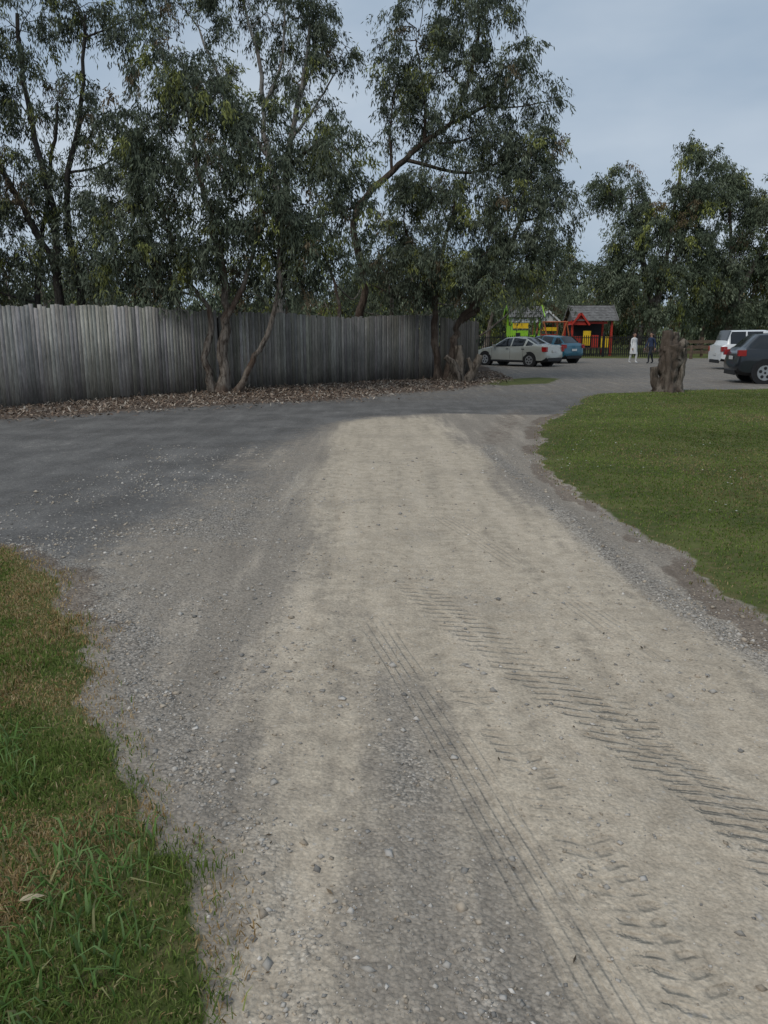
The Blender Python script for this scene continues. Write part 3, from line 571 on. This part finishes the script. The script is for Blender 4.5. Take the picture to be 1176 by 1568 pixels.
    b.box((rearx+.012,0,plate),(.02,.40,.12),M_WHT); b.box((frontx-.012,0,.42),(.02,.7,.14),M_BLK); b.box((rearx+.005,0,.36),(.06,1.2,.16),M_BLK)
    b.obj('wheels_and_trim',par,.006); return par
PS=paint('silver_paint',(.40,.41,.37),.3); PB=paint('blue_paint',(.02,.115,.17),.3); PD=paint('dark_grey_paint',(.02,.024,.03),.4); PW=paint('white_paint',(.75,.76,.76),0)
sedan=[(-2.25,.62,.35,.6,.62,.5),(-2.15,.78,.24,.68,.72,.6),(-1.6,.86,.2,.82,.88,.7),(-1.05,.87,.2,.91,.97,.74),(-.25,.87,.2,.94,1.42,.58),(.35,.88,.2,.96,1.46,.58),(.95,.88,.2,.98,1.40,.57),(1.65,.86,.2,1.02,1.08,.66),(2.05,.83,.22,1.02,1.06,.64),(2.2,.78,.3,.95,.99,.58),(2.26,.72,.38,.6,.62,.5)]
car('parked_car',(6.35,37.6,0),-R(45),sedan,PS,(-1.38,1.36),.32,(-1.05,-.25,.95,1.65),[(.18,.26),(.98,1.1)],.93,W_=.88,tail=(.74,.97))
hatch=[(-2.05,.62,.36,.62,.66,.5),(-1.95,.78,.26,.74,.8,.6),(-1.45,.85,.22,.9,.97,.7),(-1.0,.86,.22,.97,1.04,.74),(-.35,.86,.22,1.0,1.52,.6),(.35,.87,.22,1.02,1.56,.6),(1.4,.86,.22,1.05,1.48,.58),(1.82,.83,.24,1.06,1.12,.68),(1.95,.8,.32,.95,.99,.62),(2.0,.76,.4,.6,.62,.5)]
car('parked_car',(8.6,41.4,0),-R(54),hatch,PB,(-1.28,1.28),.34,(-1.0,-.35,1.42,1.82),[(.15,.23),(1.0,1.2)],.9,W_=.87,tail=(.85,1.05))
suv=[(-2.3,.66,.4,.7,.75,.5),(-2.2,.82,.3,.82,.9,.65),(-1.6,.92,.26,1.0,1.07,.76),(-1.1,.93,.26,1.06,1.13,.8),(-.4,.93,.26,1.08,1.66,.66),(.4,.94,.26,1.1,1.72,.66),(1.6,.93,.26,1.14,1.64,.63),(2.05,.9,.28,1.15,1.2,.74),(2.2,.87,.34,1.0,1.04,.68),(2.27,.82,.44,.66,.7,.55)]
car('parked_car',(13.2,24.9,0),R(180-8),suv,PD,(-1.4,1.4),.37,(-1.1,-.4,1.62,2.05),[(.1,.2),(1.05,1.2)],.92,W_=.94,tail=(.92,1.12),plate=.85)
ute=[(-2.6,.7,.45,.75,.8,.5),(-2.5,.84,.36,.9,.98,.68),(-1.9,.92,.34,1.05,1.12,.8),(-1.35,.92,.34,1.1,1.17,.82),(-.7,.92,.34,1.12,1.72,.68),(.3,.92,.34,1.12,1.78,.68),(.62,.92,.34,1.12,1.77,.7),(.7,.93,.34,1.14,1.80,.78),(2.25,.93,.34,1.14,1.78,.78),(2.45,.92,.36,1.12,1.16,.8),(2.66,.9,.4,1.0,1.08,.8)]
car('utility_truck',(16.9,34.2,0),R(180-4),ute,PW,(-1.6,1.45),.38,(-1.35,-.7,2.2,2.42),[(-.1,.0),(.5,.85),(1.55,1.62)],.92,W_=.93,tail=(.82,1.04),plate=.7)

# ---------------------------------------------------------------- playground
LIME=simple('lime_panel',(.25,.50,.03),.5); YEL=simple('yellow_panel',(.75,.48,.02),.5); REDP=simple('red_panel',(.42,.035,.02),.5); ORG=simple('orange_post',(.38,.12,.05),.6); ROOF=simple('shingle_roof',(.15,.145,.14),.9,0,.2,0,.35,5)
TIM=simple('timber',(.12,.085,.06),.85,0,.2,0,.3); PUR=simple('blue_panel',(.05,.08,.3),.5); IRON=simple('black_iron',(.012,.012,.013),.5)
def gable_x(b,cx,cy,z0,w,d,hh,mat,trim,ov=.2):
    w2=w/2+ov; d2=d/2+ov
    for s in (-1,1):
        for k in range(6):
            t0,t1=k/6,(k+1)/6+.02; ya=cy+s*d2*(1-t0); yb=cy+s*d2*(1-t1); za=z0+hh*t0+.03; zb=z0+hh*t1
            b.add([(cx-w2,ya,za),(cx+w2,ya,za),(cx+w2,yb,zb),(cx-w2,yb,zb),(cx-w2,ya,za-.04),(cx+w2,ya,za-.04)],[(0,1,2,3),(4,5,1,0)],mat)
    for s in (-1,1):
        b.add([(cx+s*w/2,cy-d/2,z0),(cx+s*w/2,cy+d/2,z0),(cx+s*w/2,cy,z0+hh*.92)],[(0,1,2)],trim)
        for q in (-1,1): b.box((cx+s*w2,cy+q*d2/2,z0+hh/2),(.05,math.hypot(d2,hh),.14),trim,0,q*-math.atan2(hh,d2))
def gable_y(b,cx,cy,z0,w,d,hh,mat,trim,ov=.15):
    w2=w/2+ov; d2=d/2+ov
    for s in (-1,1):
        b.add([(cx+s*w2,cy-d2,z0),(cx,cy-d2,z0+hh),(cx,cy+d2,z0+hh),(cx+s*w2,cy+d2,z0)],[(0,1,2,3)],mat)
        b.box((cx+s*w2/2,cy-d2-.02,z0+hh/2),(math.hypot(w2,hh),.04,.12),trim,0,0,s*math.atan2(hh,w2))
    b.add([(cx-w/2,cy-d/2,z0),(cx+w/2,cy-d/2,z0),(cx,cy-d/2,z0+hh*.9)],[(0,1,2)],trim)
def recentre(o,c):
    o.data.transform(__import__('mathutils').Matrix.Translation(-Vector(c))); o.location=c; return o
b=B(); cx,cy=9.4,53.5
b.box((cx,cy,.62),(1.9,1.8,.08),TIM)
for s in (-1,1):
    for q in (-1,1): b.box((cx+s*.92,cy+q*.88,1.25),(.12,.12,2.5),LIME)
b.box((cx-.35,cy-.9,1.15),(1.05,.05,1.0),LIME); b.box((cx-.35,cy-.9,1.95),(1.05,.06,.34),YEL); b.box((cx+.6,cy-.9,1.0),(.6,.05,.7),LIME); b.box((cx-.35,cy-.94,2.28),(1.2,.04,.22),M_WHT)
b.box((cx-.95,cy,1.3),(.05,1.5,1.3),LIME); b.box((cx+.95,cy,1.0),(.05,1.5,.7),PUR); b.box((cx-.5,cy-.935,1.3),(.3,.03,.4),M_BLK); b.box((cx-.1,cy-.935,.5),(1.6,.04,.3),YEL)
gable_x(b,cx,cy,2.5,2.0,1.9,.75,ROOF,LIME)
b.box((cx+1.55,cy-.5,.45),(1.3,.5,.06),YEL,0,0,.55)
recentre(b.obj('playhouse'),(cx,cy,0))
b=B(); cx,cy=11.5,56.5
for s in (-1,1):
    for q in (-1,1): b.box((cx+s*.7,cy+q*.7,1.1),(.1,.1,2.2),ORG)
b.box((cx,cy-.7,1.0),(1.3,.05,.8),REDP); b.box((cx,cy-.74,1.75),(1.3,.04,.25),YEL); gable_y(b,cx,cy,2.2,1.5,1.5,.8,ROOF,M_WHT)
recentre(b.obj('playhouse'),(cx,cy,0))
b=B()
for x_ in (10.6,12.1):
    for q in (-1,1): b.cyl((x_+q*.55,52.6,0),(x_,52.6,2.2),.05,.05,ORG,8)
b.cyl((10.5,52.6,2.2),(12.2,52.6,2.2),.05,.05,ORG,8)
for x_ in (10.95,11.7):
    for q in (-.2,.2): b.cyl((x_+q,52.6,2.18),(x_+q,52.6,.55),.012,.012,IRON,5)
    b.box((x_,52.6,.53),(.46,.2,.04),M_BLK)
recentre(b.obj('swing_set'),(11.2,52.6,0))
b=B(); cx,cy=13.75,53.5
for s in (-1,1):
    for q in (-1,1): b.box((cx+s*1.3,cy+q*1.1,1.15),(.13,.13,2.3),REDP)
b.box((cx,cy,.5),(2.6,2.2,.08),TIM); b.box((cx-.95,cy-1.1,.9),(.55,.05,.75),REDP); b.box((cx-.3,cy-1.1,1.15),(.5,.05,.95),YEL); b.box((cx+.25,cy-1.1,.95),(.45,.05,.8),REDP); b.box((cx+.9,cy-1.1,.9),(.6,.05,.7),YEL)
b.box((cx+1.3,cy,.9),(.05,2.0,.7),REDP); b.box((cx-.3,cy-1.13,2.15),(2.6,.05,.14),REDP); b.box((cx,cy+1.1,1.3),(2.5,.05,1.6),M_BLK)
for x_ in np.arange(-1.2,1.21,.2): b.box((cx+x_,cy-1.12,.3),(.05,.04,.4),IRON)
gable_x(b,cx+.15,cy,2.28,2.6,2.4,1.0,ROOF,ROOF); gable_y(b,cx-.85,cy-.9,2.0,.9,.8,.75,REDP,REDP)
recentre(b.obj('play_shelter'),(cx,cy,0))
b=B()
for x_ in np.arange(5.4,18.2,.13): b.box((x_,50,.68),(.05,.03,1.3+.03*math.sin(x_*7)),IRON)
for z_ in (.2,1.2): b.box((11.8,50.03,z_),(12.8,.03,.05),IRON)
for x_ in np.arange(5.4,18.3,2.13): b.box((x_,50.05,.74),(.1,.1,1.45),IRON)
recentre(b.obj('picket_fence'),(11.8,50,0))
b=B()
for x_ in np.arange(18.4,34,1.9): b.box((x_,50.3,.6),(.14,.14,1.25),TIM)
for z_ in (.3,.62,.95): b.box((26.2,50.2,z_),(15.6,.05,.2),TIM)
recentre(b.obj('timber_fence'),(26,50.2,0))
for i,x_ in enumerate((16.6,18.2,19.8,21.4)):
    b=B(); b.cyl((0,0,-.05),(0,0,.75),.09,.085,TIM,12); b.cyl((0,0,.75),(0,0,.79),.085,.05,TIM,12); ob=b.obj('timber_bollard'); ob.location=(x_,46.6,0)

# ---------------------------------------------------------------- people
SKIN=simple('skin',(.38,.23,.16),.6,0,.3,0,.05); HAIR=simple('dark_hair',(.02,.014,.01),.6); CW=simple('white_cloth',(.68,.68,.67),.9); CN=simple('navy_cloth',(.03,.045,.09),.9); CJ=simple('dark_trousers',(.025,.028,.036),.9); SH=simple('pale_shoe',(.5,.5,.5),.6)
def person(name,loc,rz,sc,top,legs,shoe,stride=.22,tunic=None):
    par=empty(name,loc,rz,sc); v=[];e=[];r=[]
    def a(p,rad,prev=None):
        v.append(p); r.append(rad)
        if prev is not None: e.append((prev,len(v)-1))
        return len(v)-1
    pel=a((0,0,.94),(.145,.11)); wa=a((0,0,1.08),(.125,.095),pel); ch=a((0,.0,1.27),(.15,.105),wa); ub=a((0,0,1.40),(.11,.08),ch); nk=a((0,0,1.48),(.052,.055),ub); hb=a((0,-.01,1.555),(.066,.08),nk); hm=a((0,-.012,1.63),(.076,.092),hb); a((0,-.005,1.70),(.058,.07),hm)
    for s in (-1,1):
        f=s*stride
        sh=a((s*.165,0,1.385),(.055,.055),ub); el=a((s*.215,f*.35+.03,1.12),(.042,.042),sh); wr=a((s*.225,f*.7-.05,.90),(.027,.03),el); pm=a((s*.222,f*.7-.075,.83),(.018,.036),wr)
        for q in range(4):
            k1=a((s*.222,f*.7-.10+q*.02,.785-.004*abs(q-1.5)),(.009,.009),pm); a((s*.216,f*.7-.102+q*.02,.745-.004*abs(q-1.5)*2),(.0075,.0075),k1)
        t1=a((s*.212,f*.7-.115,.82),(.0105,.0105),wr); a((s*.206,f*.7-.125,.785),(.009,.009),t1)
        hp=a((s*.09,0,.88),(.09,.095),pel); kn=a((s*.095,-f*.8-.03,.50),(.062,.064),hp); an=a((s*.095,-f*1.1+.06*(1 if f<0 else 1),.10 if f*-1<0 else .09),(.042,.045),kn); a((s*.10,-f*1.1-.10,.045),(.038,.03),an)
    me=bpy.data.meshes.new('b'); me.from_pydata(v,e,[]); o=bpy.data.objects.new('b',me); S.collection.objects.link(o)
    m=o.modifiers.new('s','SKIN'); m.use_smooth_shade=True
    for i,q in enumerate(r): me.skin_vertices[0].data[i].radius=q
    me.skin_vertices[0].data[0].use_root=True
    o.modifiers.new('u','SUBSURF').levels=2
    dg=bpy.context.evaluated_depsgraph_get(); dg.update(); nm=bpy.data.meshes.new_from_object(o.evaluated_get(dg)); bpy.data.objects.remove(o)
    nm.materials.clear()
    for m_ in (SKIN,top,legs,shoe,HAIR): nm.materials.append(m_)
    for p_ in nm.polygons:
        c=p_.center; k=1
        if c.z>1.47: k=0
        if c.z>1.56 and (c.y>.015 or c.z>1.69): k=4
        if c.z<.96 and abs(c.x)<.19: k=2
        if c.z<.875 and abs(c.x)>.185: k=0
        if c.z<.10: k=3
        p_.material_index=k; p_.use_smooth=True
    link(bpy.data.objects.new('body',nm),par)
    b=B(); b.cyl((0,-.095,1.645),(0,-.125,1.60),.008,.018,SKIN,8)
    for s in (-1,1):
        b.cyl((s*.03,-.085,1.64),(s*.03,-.103,1.64),.014,.009,HAIR,8); b.box((s*.088,.0,1.62),(.02,.04,.06),SKIN)
    b.box((0,-.098,1.572),(.05,.012,.012),REDP)
    b.tube([(0,.0,1.745),(0,.02,1.73),(0,.035,1.66),(0,.05,1.56),(0,.07,1.42)],[.02,.075,.098,.085,.04],HAIR,14)
    if tunic:
        pts=[(0,0,z) for z in (1.18,1.0,.85,.7,.55)]; b.tube(pts,[.13,.165,.185,.2,.215],tunic,20,.3,True,False)
    b.obj('face_hair_clothing',par)
person('pedestrian',(12.75,40.2,0),R(20),.88,CW,CW,SH,.16,CW)
person('pedestrian',(13.45,39.7,0),R(-60),.89,CN,CJ,M_BLK,.26)

# ---------------------------------------------------------------- camera, light, sky
cam=bpy.data.cameras.new('camera'); co=bpy.data.objects.new('camera',cam); S.collection.objects.link(co); S.camera=co
co.location=(0,0,1.6); co.rotation_euler=(R(90-13.2),0,0); cam.sensor_fit='VERTICAL'; cam.angle=2*math.atan(784/1180); cam.clip_start=.05; cam.clip_end=3000
sun=bpy.data.lights.new('sun','SUN'); sun.energy=1.4; sun.angle=R(30); sun.color=(1,.95,.87); so=bpy.data.objects.new('sun',sun); S.collection.objects.link(so)
so.rotation_euler=(R(42),0,R(-40))
w=bpy.data.worlds.new('World'); S.world=w; w.use_nodes=True; nt=w.node_tree; nt.nodes.clear()
out=nt.nodes.new('ShaderNodeOutputWorld'); bg=nt.nodes.new('ShaderNodeBackground'); bg.inputs[1].default_value=.11
sky=nt.nodes.new('ShaderNodeTexSky'); sky.sky_type='NISHITA'; sky.sun_disc=False; sky.sun_elevation=R(48); sky.sun_rotation=R(140)
tc=nt.nodes.new('ShaderNodeTexCoord'); mp=nt.nodes.new('ShaderNodeMapping'); mp.inputs['Scale'].default_value=(1,1,2.6); nz=nt.nodes.new('ShaderNodeTexNoise'); nz.inputs['Scale'].default_value=2.0; nz.inputs['Detail'].default_value=5
cr=nt.nodes.new('ShaderNodeValToRGB'); cr.color_ramp.elements[0].position=.36; cr.color_ramp.elements[0].color=(3.0,3.9,5.0,1); cr.color_ramp.elements[1].position=.66; cr.color_ramp.elements[1].color=(5.0,5.7,6.5,1)
mx=nt.nodes.new('ShaderNodeMix'); mx.data_type='RGBA'; mx.inputs[0].default_value=.93
l=nt.links.new; l(tc.outputs['Generated'],mp.inputs[0]); l(mp.outputs[0],nz.inputs['Vector']); l(nz.outputs[0],cr.inputs[0]); l(sky.outputs[0],mx.inputs[6]); l(cr.outputs[0],mx.inputs[7]); l(mx.outputs[2],bg.inputs[0]); l(bg.outputs[0],out.inputs[0])
S.view_settings.view_transform='Standard'; S.view_settings.look='None'; S.view_settings.exposure=0
